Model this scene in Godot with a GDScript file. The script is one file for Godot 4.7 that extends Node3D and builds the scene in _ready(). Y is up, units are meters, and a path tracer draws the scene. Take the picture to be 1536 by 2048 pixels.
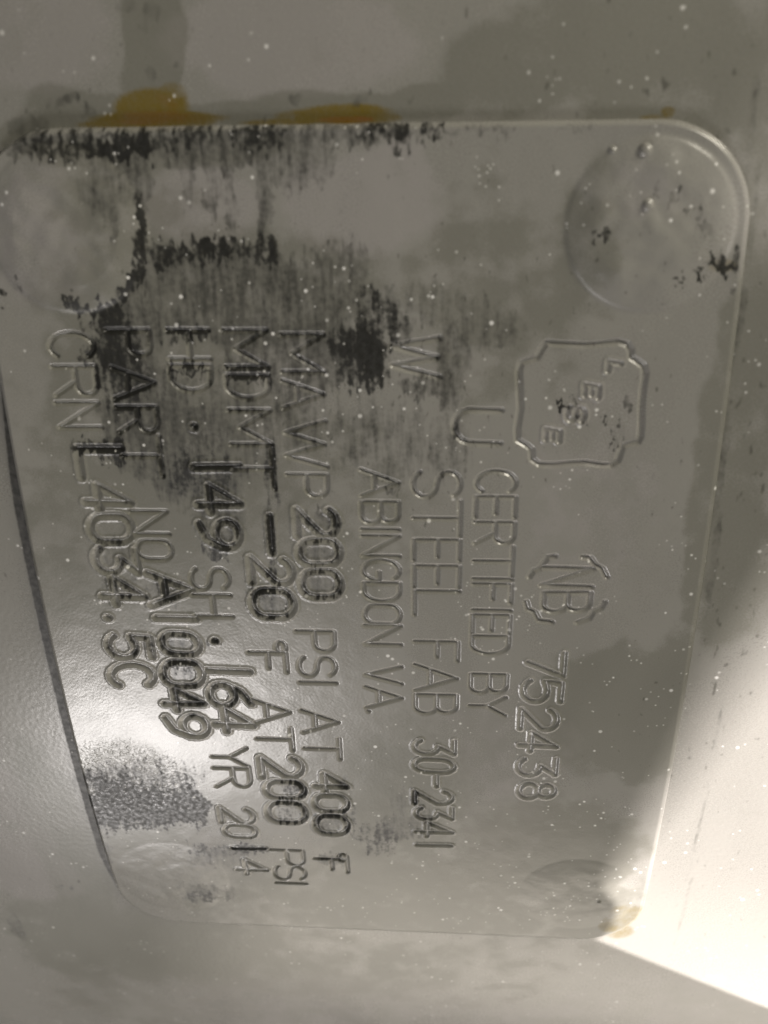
extends Node3D
# A painted data plate on the side of a painted steel tank, seen close.
# The tank is a cylinder along x. Lengths on its surface are in millimetres:
# u runs along the tank, s runs round it, h stands out from it.

const RADIUS := 404.4
const HALF_U := 47.5
const HALF_S := 70.0
const MID_S := 2.5
const CORNER := 11.5
const STEP := 0.14
const GU0 := -48.16
const GS0 := -68.2
const NU := 689
const NS := 1012
const PLATE_PPM := 9.0
const TANK_U0 := -100.0
const TANK_S0 := -95.0
const TANK_W := 200.0
const TANK_H := 235.0
const TANK_PPM := 6.0

const LINES := [
	["leftmost line of lettering, starting with CRN", [["C", "e", -39.88, -34.09, -43.01, -39.68], ["R", "e", -39.95, -34.31, -38.62, -34.77], ["N", "e", -40.15, -34.46, -33.75, -30.34], ["L", "s", -38.13, -32.17, -27.45, -23.30], ["4", "s", -38.11, -31.83, -22.05, -18.50], ["0", "s", -38.09, -32.15, -17.58, -13.52], ["3", "s", -38.12, -32.08, -12.57, -8.51], ["4", "s", -37.93, -31.80, -7.70, -3.21], [".", "s", -38.78, -36.50, -1.87, 0.07], ["5", "s", -38.45, -31.97, 2.13, 6.34], ["C", "s", -38.93, -32.33, 7.46, 11.87]]],
	["second line from the left, starting with PART NO", [["P", "e", -32.21, -26.56, -43.33, -40.15], ["A", "e", -32.06, -26.56, -38.50, -34.33], ["R", "e", -32.05, -26.72, -33.17, -29.69], ["T", "e", -32.01, -26.79, -29.13, -23.51], ["N", "e", -32.03, -26.95, -18.12, -14.63], ["O", "e", -31.93, -26.84, -13.62, -10.66], ["A", "s", -30.88, -24.58, -8.49, -3.11], ["1", "s", -30.47, -24.60, -2.27, 0.44], ["0", "s", -30.30, -24.65, 1.76, 5.48], ["0", "s", -30.80, -24.73, 6.86, 11.43], ["4", "s", -31.32, -25.15, 12.10, 16.18], ["9", "s", -31.66, -25.13, 17.18, 21.77]]],
	["third line from the left, starting with HD", [["H", "e", -24.21, -18.89, -43.33, -39.57], ["D", "e", -24.29, -18.96, -38.78, -35.38], [".", "s", -22.49, -21.13, -31.14, -30.02], ["1", "s", -22.34, -16.12, -26.01, -23.83], ["4", "s", -22.39, -16.49, -22.07, -18.25], ["9", "s", -22.63, -16.92, -17.03, -12.66], ["S", "e", -24.57, -19.09, -9.34, -5.87], ["H", "e", -24.61, -19.12, -4.87, -1.27], [".", "s", -23.30, -21.03, 1.80, 4.15], ["1", "s", -23.90, -17.43, 7.41, 9.48], ["6", "s", -24.03, -17.61, 10.91, 15.32], ["4", "s", -23.96, -17.83, 15.81, 20.43], ["Y", "e", -25.07, -19.38, 23.97, 28.05], ["R", "e", -25.17, -19.40, 28.48, 32.75], ["2", "t", -25.40, -19.74, 37.77, 41.54], ["0", "t", -25.10, -19.79, 42.03, 45.17], ["1", "t", -24.33, -18.67, 46.97, 49.16], ["4", "t", -24.15, -18.84, 51.36, 55.41]]],
	["fourth line from the left, starting with MDMT", [["M", "e", -16.92, -11.37, -43.26, -38.53], ["D", "e", -16.98, -11.44, -37.41, -34.39], ["M", "e", -17.01, -11.49, -32.76, -28.04], ["T", "e", -17.00, -11.50, -27.48, -21.69], ["-", "s", -15.15, -9.84, -18.35, -11.35], ["2", "s", -15.74, -9.83, -11.04, -7.13], ["0", "s", -16.03, -9.94, -5.98, -1.39], ["°", "e", -17.21, -11.65, 2.94, 5.11], ["F", "e", -17.31, -11.71, 5.02, 8.54], ["A", "e", -17.50, -11.84, 13.92, 18.65], ["T", "e", -17.46, -11.89, 19.56, 24.22], ["2", "s", -17.38, -10.84, 25.81, 30.06], ["0", "s", -17.03, -10.70, 31.07, 35.06], ["0", "s", -17.27, -10.83, 36.01, 40.97], ["P", "e", -17.63, -12.13, 48.35, 52.54], ["S", "e", -17.60, -12.15, 52.80, 56.75], ["I", "e", -17.58, -12.16, 57.17, 58.53]]],
	["fifth line from the left, starting with MAWP", [["M", "e", -9.54, -4.13, -42.74, -37.89], ["A", "e", -9.64, -4.28, -36.76, -33.07], ["W", "e", -9.63, -4.22, -31.30, -24.90], ["P", "e", -9.71, -4.30, -23.74, -20.59], ["2", "s", -8.75, -3.16, -18.74, -14.77], ["0", "s", -8.73, -2.91, -14.07, -10.20], ["0", "s", -8.65, -2.96, -9.23, -4.95], ["P", "e", -9.89, -4.34, 1.07, 4.55], ["S", "e", -9.83, -4.34, 5.54, 9.16], ["I", "e", -9.89, -4.38, 9.92, 10.87], ["A", "e", -10.00, -4.41, 15.84, 20.33], ["T", "e", -10.02, -4.43, 21.47, 25.87], ["4", "s", -8.78, -3.70, 29.03, 33.16], ["0", "s", -9.17, -3.83, 33.99, 37.84], ["0", "s", -9.34, -3.99, 38.95, 43.52], ["°", "e", -10.19, -4.48, 48.73, 50.94], ["F", "e", -10.13, -4.51, 50.37, 54.06]]],
	["town name line in the middle of the plate", [["A", "e", 0.35, 5.38, -24.57, -20.78], ["B", "e", 0.27, 5.35, -19.89, -16.74], ["I", "e", 0.29, 5.35, -16.28, -15.21], ["N", "e", 0.27, 5.39, -14.75, -11.63], ["G", "e", 0.24, 5.39, -11.07, -7.69], ["D", "e", 0.28, 5.41, -7.29, -4.31], ["O", "e", 0.27, 5.45, -3.64, -0.48], ["N", "e", 0.25, 5.45, -0.14, 3.11], ["V", "e", 0.15, 5.49, 7.10, 10.27], ["A", "e", 0.10, 5.49, 10.94, 15.01], [".", "e", 0.05, 0.67, 15.29, 16.08]]],
	["maker name line with a struck number after it", [["W", "E", 4.84, 10.73, -42.42, -37.40], ["S", "e", 7.36, 13.77, -24.50, -20.73], ["T", "e", 7.41, 13.79, -20.14, -14.95], ["E", "e", 7.42, 13.78, -14.26, -11.13], ["E", "e", 7.45, 13.80, -10.18, -6.79], ["L", "e", 7.48, 13.85, -6.14, -2.21], ["F", "e", 7.52, 13.79, 2.46, 5.77], ["A", "e", 7.52, 13.76, 6.60, 11.45], ["B", "e", 7.55, 13.78, 12.21, 15.82], ["3", "t", 7.40, 13.58, 21.00, 24.05], ["0", "t", 7.37, 13.64, 25.12, 27.97], ["-", "t", 8.07, 13.69, 28.51, 31.33], ["2", "t", 7.32, 13.42, 32.27, 35.19], ["3", "t", 7.54, 13.47, 36.02, 38.94], ["4", "t", 7.52, 13.53, 39.68, 43.21], ["1", "t", 7.66, 13.42, 44.77, 46.35]]],
	["line reading CERTIFIED BY after a large U", [["U", "E", 12.78, 18.79, -32.99, -28.49], ["C", "e", 15.84, 21.12, -24.58, -21.27], ["E", "e", 15.84, 21.16, -20.83, -17.87], ["R", "e", 15.83, 21.17, -17.04, -13.85], ["T", "e", 15.82, 21.14, -13.38, -8.81], ["I", "e", 15.83, 21.14, -8.65, -7.85], ["F", "e", 15.83, 21.16, -7.44, -4.41], ["I", "e", 15.82, 21.16, -3.65, -2.65], ["E", "e", 15.80, 21.17, -2.31, 0.86], ["D", "e", 15.80, 21.15, 1.30, 4.38], ["B", "e", 15.80, 21.15, 8.11, 11.58], ["Y", "e", 15.82, 21.16, 12.34, 15.84]]],
	["rightmost line with seal letters and a struck number", [["N", "E", 25.33, 32.30, -10.20, -7.33], ["B", "E", 25.76, 32.20, -6.27, -3.14], ["7", "t", 24.12, 29.35, 3.89, 8.04], ["5", "t", 23.70, 29.32, 8.79, 12.93], ["2", "t", 23.60, 29.09, 14.30, 18.25], ["4", "t", 23.67, 29.33, 18.96, 22.77], ["3", "t", 23.70, 29.53, 24.14, 27.92], ["8", "t", 24.12, 29.75, 29.70, 33.10]]],
]
const EMBLEM := [[24.22, -41.76], [25.34, -41.65], [27.38, -41.55], [29.21, -41.45], [31.41, -41.65], [33.21, -41.86], [34.24, -41.55], [34.70, -40.84], [34.82, -39.91], [35.63, -39.40], [36.49, -38.77], [36.78, -37.84], [36.65, -35.84], [36.67, -33.27], [36.86, -31.10], [36.90, -29.45], [36.65, -28.78], [35.73, -28.55], [34.75, -28.25], [34.51, -27.31], [34.25, -26.13], [33.45, -25.53], [32.18, -25.59], [30.03, -25.91], [27.91, -25.78], [25.79, -25.53], [24.08, -25.58], [23.15, -26.26], [22.98, -27.66], [22.25, -28.22], [21.12, -28.89], [20.99, -30.56], [21.30, -33.20], [21.09, -35.78], [20.89, -38.12], [21.16, -39.17], [22.17, -39.54], [23.08, -39.79], [23.55, -40.73], [24.22, -41.76]]
const SEAL := [[[26.93, -12.05], [25.95, -11.87], [25.30, -10.72], [24.91, -10.06], [24.07, -9.72], [23.54, -8.72]], [[30.76, -11.96], [31.75, -11.91], [32.54, -10.86], [33.58, -10.22], [34.26, -8.93]], [[34.31, -4.91], [33.90, -3.88], [32.85, -3.27], [32.36, -2.11], [30.72, -1.37]], [[23.36, -4.67], [23.72, -3.47], [24.71, -2.97], [25.37, -1.59], [27.15, -1.39]]]
const MARKS := [["L", 32.83, -38.62, 0.75], ["E", 30.22, -35.57, 0.88], ["S", 28.38, -32.52, 1.12], ["E", 25.59, -29.66, 0.88]]
const PLATE_GREASE := [
	[-39.46, -65.98, 4.4, 1.48, 0.62, 0.0],
	[-33.85, -65.62, 5.62, 1.7, 0.85, 0.0],
	[-28.6, -65.1, 3.73, 1.36, 1.15, 0.0],
	[-22.61, -66.32, 6.77, 1.46, 0.8, 0.0],
	[-24.54, -65.39, 1.61, 1.47, 1.0, 0.0],
	[-17.18, -64.84, 6.75, 2.26, 0.6, 0.0],
	[-10.98, -66.33, 3.64, 1.67, 0.85, 0.0],
	[-8.62, -64.73, 4.87, 2.81, 0.5, 0.0],
	[-1.31, -66.42, 6.6, 1.33, 0.62, 0.0],
	[6.45, -66.86, 5.35, 0.88, 0.85, 0.0],
	[5.86, -66.1, 1.31, 1.44, 0.8, 0.0],
	[14.15, -66.53, 5.3, 0.55, 0.35, 0.0],
	[26.41, -66.74, 2.32, 0.33, 0.3, 0.0],
	[-29.26, -61.55, 3.77, 3.47, 0.42, 0.0],
	[-25.76, -62.09, 1.25, 4.03, 0.55, 0.0],
	[-20.24, -60.87, 0.87, 2.89, 0.5, 0.0],
	[-16.88, -59.97, 1.12, 2.9, 0.45, 0.0],
	[-14.76, -59.08, 0.75, 3.49, 0.42, 0.0],
	[-10.71, -59.33, 0.87, 4.05, 0.6, 0.0],
	[-29.67, -57.45, 0.89, 2.37, 0.5, 0.0],
	[-7.49, -62.45, 3.67, 2.27, 0.4, 0.0],
	[-3.21, -62.97, 0.85, 2.26, 0.45, 0.0],
	[-36.03, -47.23, 1.32, 0.76, 1.2, 0.0],
	[-34.21, -45.96, 1.72, 0.76, 1.2, 0.0],
	[-31.4, -46.33, 1.71, 0.89, 1.2, 0.0],
	[-29.02, -48.34, 1.17, 1.25, 1.1, 0.0],
	[-27.66, -50.81, 0.78, 1.72, 1.0, 0.0],
	[-26.53, -54.45, 0.64, 2.16, 0.9, 0.0],
	[-26.1, -57.72, 0.51, 1.53, 0.9, 0.0],
	[-45.17, -48.08, 0.53, 0.88, 1.0, 0.0],
	[-43.05, -49.01, 0.79, 0.63, 0.5, 0.0],
	[-32.07, -44.55, 2.78, 1.92, 1.1, 0.0],
	[-31.12, -41.32, 2.67, 3.26, 0.95, 0.0],
	[-29.18, -42.62, 3.97, 4.52, 0.6, 0.0],
	[-23.73, -52.92, 3.2, 1.57, 0.8, 0.0],
	[-18.61, -53.19, 3.81, 1.45, 0.9, 0.0],
	[-16.06, -53.47, 3.16, 1.32, 0.95, 0.0],
	[-11.02, -53.14, 1.89, 1.92, 1.0, 0.0],
	[-19.53, -49.54, 8.35, 3.7, 0.58, 0.0],
	[-11.89, -48.89, 7.65, 3.69, 0.52, 0.0],
	[-4.29, -48.25, 5.7, 4.31, 0.48, 0.0],
	[-0.41, -51.88, 2.5, 2.4, 0.45, 0.0],
	[-18.63, -44.53, 10.41, 2.54, 0.55, 0.0],
	[-7.01, -43.89, 5.79, 2.53, 0.5, 0.0],
	[-30.65, -36.69, 3.38, 4.7, 0.8, 0.0],
	[-31.99, -31.21, 2.89, 2.79, 0.6, 0.0],
	[-27.58, -34.0, 4.07, 5.46, 0.6, 0.0],
	[-28.36, -27.0, 4.85, 4.3, 0.45, 0.0],
	[-34.87, -27.66, 3.21, 1.0, 1.15, 0.0],
	[-33.69, -26.09, 2.24, 0.72, 1.1, 0.0],
	[-24.75, -28.45, 3.44, 8.5, 0.6, 0.0],
	[-20.79, -30.59, 4.08, 2.79, 0.62, 0.0],
	[-21.72, -24.17, 4.86, 2.92, 0.7, 0.0],
	[-19.4, -19.01, 3.52, 5.29, 0.6, 0.0],
	[-20.75, -12.01, 2.02, 1.28, 1.0, 0.0],
	[-21.21, -35.72, 3.35, 1.08, 0.35, 0.0],
	[-21.71, -42.81, 2.89, 0.64, 0.8, 0.0],
	[-21.78, -38.25, 2.93, 0.53, 0.95, 0.0],
	[-14.15, -38.4, 3.03, 0.46, 0.95, 0.0],
	[-14.23, -37.27, 3.04, 0.53, 0.95, 0.0],
	[-13.64, -41.33, 3.27, 3.23, 0.58, 0.0],
	[-10.74, -40.69, 1.57, 3.24, 0.5, 0.0],
	[-16.38, -30.61, 4.06, 7.64, 0.42, 0.0],
	[-11.8, -22.82, 0.97, 5.86, 0.7, 0.0],
	[-13.09, -29.24, 2.03, 3.5, 0.45, 0.0],
	[-12.64, -15.28, 0.85, 3.87, 0.55, 0.0],
	[-12.69, -9.34, 0.87, 1.95, 0.95, 0.0],
	[-34.64, -39.88, 1.34, 0.92, 0.7, 0.0],
	[-33.61, -37.36, 0.68, 1.07, 0.6, 0.0],
	[-7.13, -41.33, 3.89, 3.22, 0.6, 0.0],
	[-7.3, -37.42, 3.94, 3.3, 0.55, 0.0],
	[-8.22, -32.04, 4.01, 4.79, 0.45, 0.0],
	[-3.31, -39.4, 3.25, 3.25, 0.6, 0.0],
	[1.96, -44.5, 1.91, 3.76, 0.9, 0.0],
	[0.62, -41.34, 2.96, 2.56, 1.2, 0.0],
	[2.0, -39.27, 2.2, 2.59, 1.25, 0.0],
	[1.51, -37.45, 2.6, 1.97, 1.0, 0.0],
	[4.5, -44.5, 1.9, 2.51, 0.8, 0.0],
	[5.76, -43.24, 1.91, 1.64, 0.6, 0.0],
	[8.96, -36.15, 3.88, 1.32, 0.55, 0.0],
	[12.45, -40.7, 1.91, 3.83, 0.55, 0.0],
	[12.19, -36.16, 1.29, 3.29, 0.5, 0.0],
	[-1.33, -40.69, 1.94, 3.22, 0.8, 0.0],
	[4.21, -46.99, 1.89, 1.48, 0.5, 0.0],
	[8.62, -41.34, 0.51, 0.38, 0.5, 0.0],
	[3.03, -30.05, 7.3, 4.14, 0.34, 0.0],
	[12.3, -27.34, 2.65, 4.2, 0.36, 0.0],
	[4.3, -25.86, 6.04, 2.84, 0.32, 0.0],
	[15.86, -43.86, 3.76, 3.12, 0.3, 0.0],
	[19.01, -43.23, 2.5, 1.88, 0.3, 0.0],
	[10.17, -46.97, 3.75, 2.46, 0.3, 0.0],
	[-19.97, -20.5, 3.23, 0.6, 0.6, 0.0],
	[-14.05, -5.62, 2.92, 0.84, 0.7, 0.0],
	[-13.1, -3.53, 2.65, 2.21, 0.55, 0.0],
	[-5.53, -16.92, 2.79, 1.83, 0.5, 0.0],
	[-5.74, -12.27, 2.41, 1.58, 0.6, 0.0],
	[-5.99, -7.03, 2.88, 1.98, 0.5, 0.0],
	[-28.78, -5.31, 2.97, 2.2, 0.5, 0.0],
	[-28.09, 4.3, 2.3, 2.01, 0.6, 0.0],
	[-27.72, 7.52, 2.32, 0.94, 0.9, 0.0],
	[-27.95, 9.41, 2.34, 1.91, 0.5, 0.0],
	[-35.14, -11.76, 2.93, 1.93, 0.38, 0.0],
	[-34.63, -6.03, 2.98, 1.68, 0.4, 0.0],
	[4.25, -21.53, 1.36, 0.73, 0.6, 0.0],
	[-27.77, 14.26, 3.17, 2.98, 0.4, 0.0],
	[-21.02, 13.54, 2.98, 2.37, 0.4, 0.0],
	[-34.95, 4.03, 3.08, 1.83, 0.36, 0.0],
	[-22.25, 3.06, 0.91, 0.9, 0.7, 0.0],
	[-12.45, 32.98, 2.82, 1.64, 0.75, 0.0],
	[-13.71, 38.44, 2.88, 2.48, 0.7, 0.0],
	[-3.99, 32.01, 1.15, 2.32, 0.5, 0.0],
	[-3.49, 39.16, 1.01, 4.97, 0.8, 0.0],
	[-6.93, 40.59, 2.2, 2.52, 0.5, 0.0],
	[-7.5, 50.53, 2.28, 1.95, 0.6, 0.0],
	[-41.37, 36.37, 6.93, 4.42, 1.1, 0.0],
	[-34.69, 37.52, 6.91, 4.21, 1.15, 0.0],
	[-40.34, 40.42, 7.89, 3.32, 1.2, 0.0],
	[-29.71, 37.4, 2.58, 5.18, 1.1, 0.0],
	[-45.46, 37.55, 2.1, 7.47, 0.85, 0.0],
	[-36.07, 29.99, 9.27, 3.46, 0.64, 0.0],
	[-41.99, 30.25, 4.24, 2.32, 0.5, 0.0],
	[-36.34, 31.74, 5.94, 2.34, 0.55, 0.0],
	[-48.3, 45.39, 1.44, 5.39, 0.6, 0.0],
	[-47.31, 49.41, 1.09, 4.21, 0.6, 0.0],
	[-30.18, 48.42, 4.46, 1.65, 0.7, 0.0],
	[-25.9, 49.54, 5.35, 1.39, 0.55, 0.0],
	[-21.3, 47.91, 3.53, 1.37, 0.95, 0.0],
	[-27.96, 51.76, 5.4, 1.43, 0.45, 0.0],
	[-32.25, 62.99, 2.82, 1.93, 0.9, 0.0],
	[-29.26, 61.52, 3.73, 2.53, 0.55, 0.0],
	[-33.7, 60.26, 2.8, 1.56, 0.4, 0.0],
	[1.0, 43.35, 3.4, 3.1, 0.8, 0.0],
	[1.33, 46.61, 2.57, 1.87, 0.75, 0.0],
	[4.84, 41.23, 3.36, 3.03, 0.5, 0.0],
	[6.58, 35.02, 3.28, 3.56, 0.4, 0.0],
	[8.19, 39.8, 3.0, 3.73, 0.45, 0.0],
	[7.4, 33.8, 0.65, 1.41, 1.0, 0.0],
	[43.7, -51.63, 1.54, 0.7, 1.25, 0.0],
	[45.16, -50.74, 1.31, 0.71, 1.25, 0.0],
	[41.77, -50.17, 0.84, 0.41, 1.1, 0.0],
	[39.55, -49.58, 0.84, 0.36, 1.0, 0.0],
	[46.37, -51.61, 0.47, 1.76, 0.7, 0.0],
	[30.04, -54.86, 1.19, 0.46, 1.1, 0.0],
	[46.5, -47.77, 0.6, 0.6, 0.6, 0.0],
	[38.03, -58.68, 0.59, 0.68, 0.6, 0.0],
	[36.21, -59.43, 0.35, 0.56, 0.5, 0.0],
	[41.41, -56.84, 0.47, 0.8, 0.7, 0.0],
	[40.19, -57.42, 0.35, 0.45, 0.6, 0.0],
	[42.17, -55.12, 0.82, 0.92, 0.5, 0.0],
	[31.94, -31.93, 0.38, 0.4, 1.0, 0.0],
	[33.99, -30.26, 1.02, 0.81, 0.8, 0.0],
	[33.65, -28.9, 0.51, 0.68, 0.9, 0.0],
	[35.25, -34.28, 0.38, 1.32, 0.6, 0.0],
	[27.04, -33.58, 0.89, 0.33, 1.1, 0.0],
	[28.27, -34.25, 0.64, 0.4, 0.9, 0.0],
	[29.06, -31.92, 0.77, 0.54, 0.8, 0.0],
	[-26.25, -57.42, 0.57, 0.95, 1.2, 0.0],
	[-26.35, -55.64, 0.57, 0.95, 1.2, 0.0],
	[-26.65, -53.84, 0.58, 0.96, 1.2, 0.0],
	[-27.06, -52.33, 0.58, 0.97, 1.2, 0.0],
	[-27.73, -50.81, 0.58, 0.98, 1.2, 0.0],
	[-28.45, -49.45, 0.58, 0.99, 1.2, 0.0],
	[-29.36, -48.21, 0.59, 1.0, 1.2, 0.0],
	[-42.41, 37.4, 5.22, 3.48, 1.5, 0.0],
	[-35.63, 38.06, 5.2, 2.99, 1.55, 0.0],
	[-29.71, 37.4, 2.06, 4.44, 1.5, 0.0],
	[-44.13, 35.05, 1.73, 3.64, 1.3, 0.0],
]
const PLATE_SPOTS := [
	[16.96, -49.38, 18.48, 15.69, 0.25, 0.0],
	[6.99, -28.7, 15.92, 11.12, 0.6, 0.0],
	[-16.32, -49.52, 16.0, 7.38, 0.5, 0.0],
	[37.77, -34.29, 10.07, 26.29, 0.22, 0.0],
	[41.31, 14.36, 10.3, 15.42, 0.1, 0.0],
	[-37.82, 20.21, 13.06, 21.08, 0.25, 0.0],
	[-37.87, 57.49, 18.57, 18.24, 0.3, 0.0],
]
const PLATE_FILM := [
	[-18.34, -48.3, 21.24, 7.44, 0.75, 0.0],
	[-28.23, -59.21, 8.84, 4.68, 0.6, 0.0],
	[-27.96, -30.54, 15.09, 17.48, 0.7, 0.0],
	[37.62, 14.49, 11.09, 11.6, 0.9, 0.0],
	[31.46, 11.82, 4.42, 5.68, 0.6, 0.0],
	[44.75, 12.33, 4.37, 11.34, 0.8, 0.0],
	[42.95, 22.32, 6.79, 6.21, 0.8, 0.0],
	[18.19, -49.38, 11.69, 7.84, 0.55, 0.0],
	[26.42, -44.47, 5.56, 3.71, 0.4, 0.0],
	[6.62, 30.38, 8.88, 12.49, 0.65, 0.0],
	[1.51, 40.15, 10.91, 16.27, 0.65, 0.0],
	[29.99, 44.97, 14.9, 11.68, 0.75, 0.0],
	[17.9, 61.35, 31.07, 12.39, 0.65, 0.0],
	[39.23, 62.94, 6.11, 9.38, 0.8, 0.0],
	[46.49, -24.16, 2.57, 21.08, 0.8, 0.0],
	[48.87, -5.32, 3.41, 12.98, 0.6, 0.0],
	[-42.44, 42.45, 10.62, 7.83, 0.6, 0.0],
	[0.95, 59.45, 26.93, 12.23, 0.5, 0.0],
	[-9.42, 66.53, 27.91, 9.95, 0.5, 0.0],
	[15.93, -40.7, 5.7, 7.65, 0.5, 0.0],
	[15.0, -54.16, 3.65, 10.57, 0.4, 0.0],
	[25.67, -46.93, 3.69, 12.19, 0.3, 0.0],
	[28.83, -55.22, 3.58, 8.1, 0.5, 0.0],
	[-24.58, -64.93, 17.34, 2.27, 0.7, 0.0],
	[-33.82, -11.79, 16.1, 14.48, 0.55, 0.0],
	[-13.84, -18.33, 21.04, 16.67, 0.5, 0.0],
	[41.41, 15.33, 8.12, 9.72, 0.9, 0.0],
	[31.74, 46.18, 11.62, 7.87, 0.8, 0.0],
]
const PLATE_CLEAN := [
	[-18.85, -58.53, 6.88, 4.44, 1.0, 0.0],
	[0.95, -58.35, 9.18, 5.49, 1.0, 0.0],
	[5.85, -61.73, 3.62, 3.96, 0.9, 0.0],
	[-40.47, -53.33, 7.16, 6.71, 0.7, 0.0],
	[-38.1, -61.65, 3.81, 2.91, 0.6, 0.0],
	[34.43, -59.73, 5.27, 3.37, 0.5, 0.0],
	[31.16, -20.4, 8.62, 16.02, 0.45, 0.0],
	[22.27, 40.3, 6.57, 11.18, 0.5, 0.0],
	[-31.97, 48.52, 10.73, 5.52, 0.4, 0.0],
	[20.68, 21.12, 12.32, 10.34, 0.4, 0.0],
]
const PLATE_RUST := [
	[44.2, 64.15, 3.49, 3.79, 0.4, 0.0],
	[41.94, 67.58, 1.77, 1.64, 0.5, 0.0],
	[44.65, -51.04, 1.78, 0.82, 0.4, 0.0],
	[46.14, 62.12, 1.38, 1.85, 0.4, 0.0],
]
const TANK_FILM := [
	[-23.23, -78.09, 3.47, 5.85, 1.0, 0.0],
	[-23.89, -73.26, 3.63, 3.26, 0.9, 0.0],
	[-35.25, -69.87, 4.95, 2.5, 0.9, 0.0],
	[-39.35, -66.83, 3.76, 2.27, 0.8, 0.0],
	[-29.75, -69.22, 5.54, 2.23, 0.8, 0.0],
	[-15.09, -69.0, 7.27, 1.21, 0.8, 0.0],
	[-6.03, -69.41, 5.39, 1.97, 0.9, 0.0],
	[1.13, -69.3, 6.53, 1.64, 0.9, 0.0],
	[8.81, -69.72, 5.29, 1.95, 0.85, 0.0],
	[26.02, -74.48, 13.65, 4.72, 0.75, 0.0],
	[17.52, -72.0, 6.94, 4.8, 0.75, 0.0],
	[37.48, -72.18, 11.28, 8.42, 0.75, 0.0],
	[31.42, -78.52, 12.3, 4.1, 0.7, 0.0],
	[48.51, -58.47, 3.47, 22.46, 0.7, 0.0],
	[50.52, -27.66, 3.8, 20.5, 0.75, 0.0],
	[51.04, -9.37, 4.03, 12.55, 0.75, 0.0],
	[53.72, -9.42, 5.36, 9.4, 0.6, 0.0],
	[-54.33, 44.39, 6.31, 21.39, 0.6, 0.0],
	[-54.51, 61.67, 5.75, 14.41, 0.8, 0.0],
	[-42.07, 81.76, 24.37, 14.0, 0.75, 0.0],
	[-61.09, 85.48, 11.54, 12.64, 0.6, 0.0],
	[-15.87, 87.48, 28.22, 14.86, 0.55, 0.0],
	[13.82, 90.97, 19.76, 13.16, 0.4, 0.0],
	[-50.29, 107.89, 22.49, 16.79, 0.4, 0.0],
	[24.01, 77.86, 16.81, 7.45, 0.4, 0.0],
	[-23.15, -79.15, 3.34, 6.35, 1.0, 0.0],
	[-23.38, -75.95, 3.25, 4.83, 1.0, 0.0],
	[-61.72, 75.81, 11.16, 9.4, 0.6, 0.0],
]
const TANK_CLEAN := [
	[-35.68, -77.27, 8.51, 5.92, 0.8, 0.0],
	[-5.81, -76.15, 14.12, 5.31, 0.9, 0.0],
	[-10.46, -77.83, 9.43, 4.75, 0.9, 0.0],
	[-63.33, 59.14, 9.58, 7.82, 0.9, 0.0],
	[-61.57, 44.77, 5.46, 14.81, 0.7, 0.0],
	[53.88, 98.07, 23.24, 14.2, 0.5, 0.0],
	[-67.4, 105.9, 13.64, 10.96, 0.3, 0.0],
	[-7.11, 108.01, 42.9, 16.57, 0.6, 0.0],
]
const TANK_OCHRE := [
	[-24.18, -69.69, 4.03, 1.99, 1.15, 0.0],
	[-23.66, -68.52, 7.35, 0.78, 1.1, 0.0],
	[-29.25, -67.99, 3.71, 0.45, 0.8, 0.0],
	[-18.48, -68.33, 2.44, 0.78, 0.7, 0.0],
	[-6.06, -68.48, 3.0, 0.77, 0.8, 0.0],
	[-0.67, -68.78, 5.36, 0.99, 0.9, 0.0],
	[-0.68, -68.07, 3.58, 0.38, 1.3, 0.0],
	[3.49, -68.22, 2.38, 0.55, 0.8, 0.0],
	[-8.49, -67.91, 4.22, 0.33, 0.8, 0.0],
	[36.94, -68.37, 0.8, 0.54, 0.9, 0.0],
	[35.56, -67.69, 1.72, 0.38, 0.6, 0.0],
	[-21.33, -71.03, 1.82, 1.43, 0.6, 0.0],
	[43.94, 69.43, 2.66, 2.35, 0.6, 0.0],
]
const TANK_GREASE := [
	[-33.9, -70.96, 0.99, 0.55, 0.6, 0.0],
	[-35.81, -70.43, 1.24, 0.78, 0.45, 0.0],
	[-31.89, -69.42, 0.86, 0.78, 0.38, 0.0],
	[-39.21, -67.96, 2.5, 1.13, 0.38, 0.0],
	[-23.87, -73.53, 0.61, 0.76, 0.38, 0.0],
	[-26.31, -80.81, 1.07, 0.84, 0.41, 0.0],
	[-23.37, -80.22, 1.19, 1.05, 0.34, 0.0],
	[-24.38, -78.65, 0.6, 0.74, 0.3, 0.0],
	[-20.5, -74.28, 0.36, 0.43, 0.52, 0.0],
	[-43.4, -64.83, 0.89, 0.46, 0.68, 0.0],
	[-39.49, -65.7, 1.89, 0.57, 0.3, 0.0],
	[-6.59, -70.51, 0.84, 0.55, 0.38, 0.0],
	[1.14, -70.12, 0.95, 0.54, 0.34, 0.0],
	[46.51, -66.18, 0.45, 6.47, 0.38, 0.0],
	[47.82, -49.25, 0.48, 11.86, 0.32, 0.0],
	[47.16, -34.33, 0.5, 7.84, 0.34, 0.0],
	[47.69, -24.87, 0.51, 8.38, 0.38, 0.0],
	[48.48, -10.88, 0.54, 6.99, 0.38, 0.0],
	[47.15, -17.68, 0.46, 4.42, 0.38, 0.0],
	[-49.28, 32.91, 0.69, 7.15, 0.3, 0.0],
	[-70.91, 76.55, 1.23, 5.71, 0.38, 0.0],
	[-57.57, 62.67, 1.74, 0.97, 0.68, 0.0],
	[58.96, 19.14, 0.44, 0.4, 0.75, 0.0],
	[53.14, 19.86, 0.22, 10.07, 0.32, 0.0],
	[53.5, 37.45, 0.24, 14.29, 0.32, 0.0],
	[54.54, 60.28, 0.26, 15.09, 0.32, 0.0],
]
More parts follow.
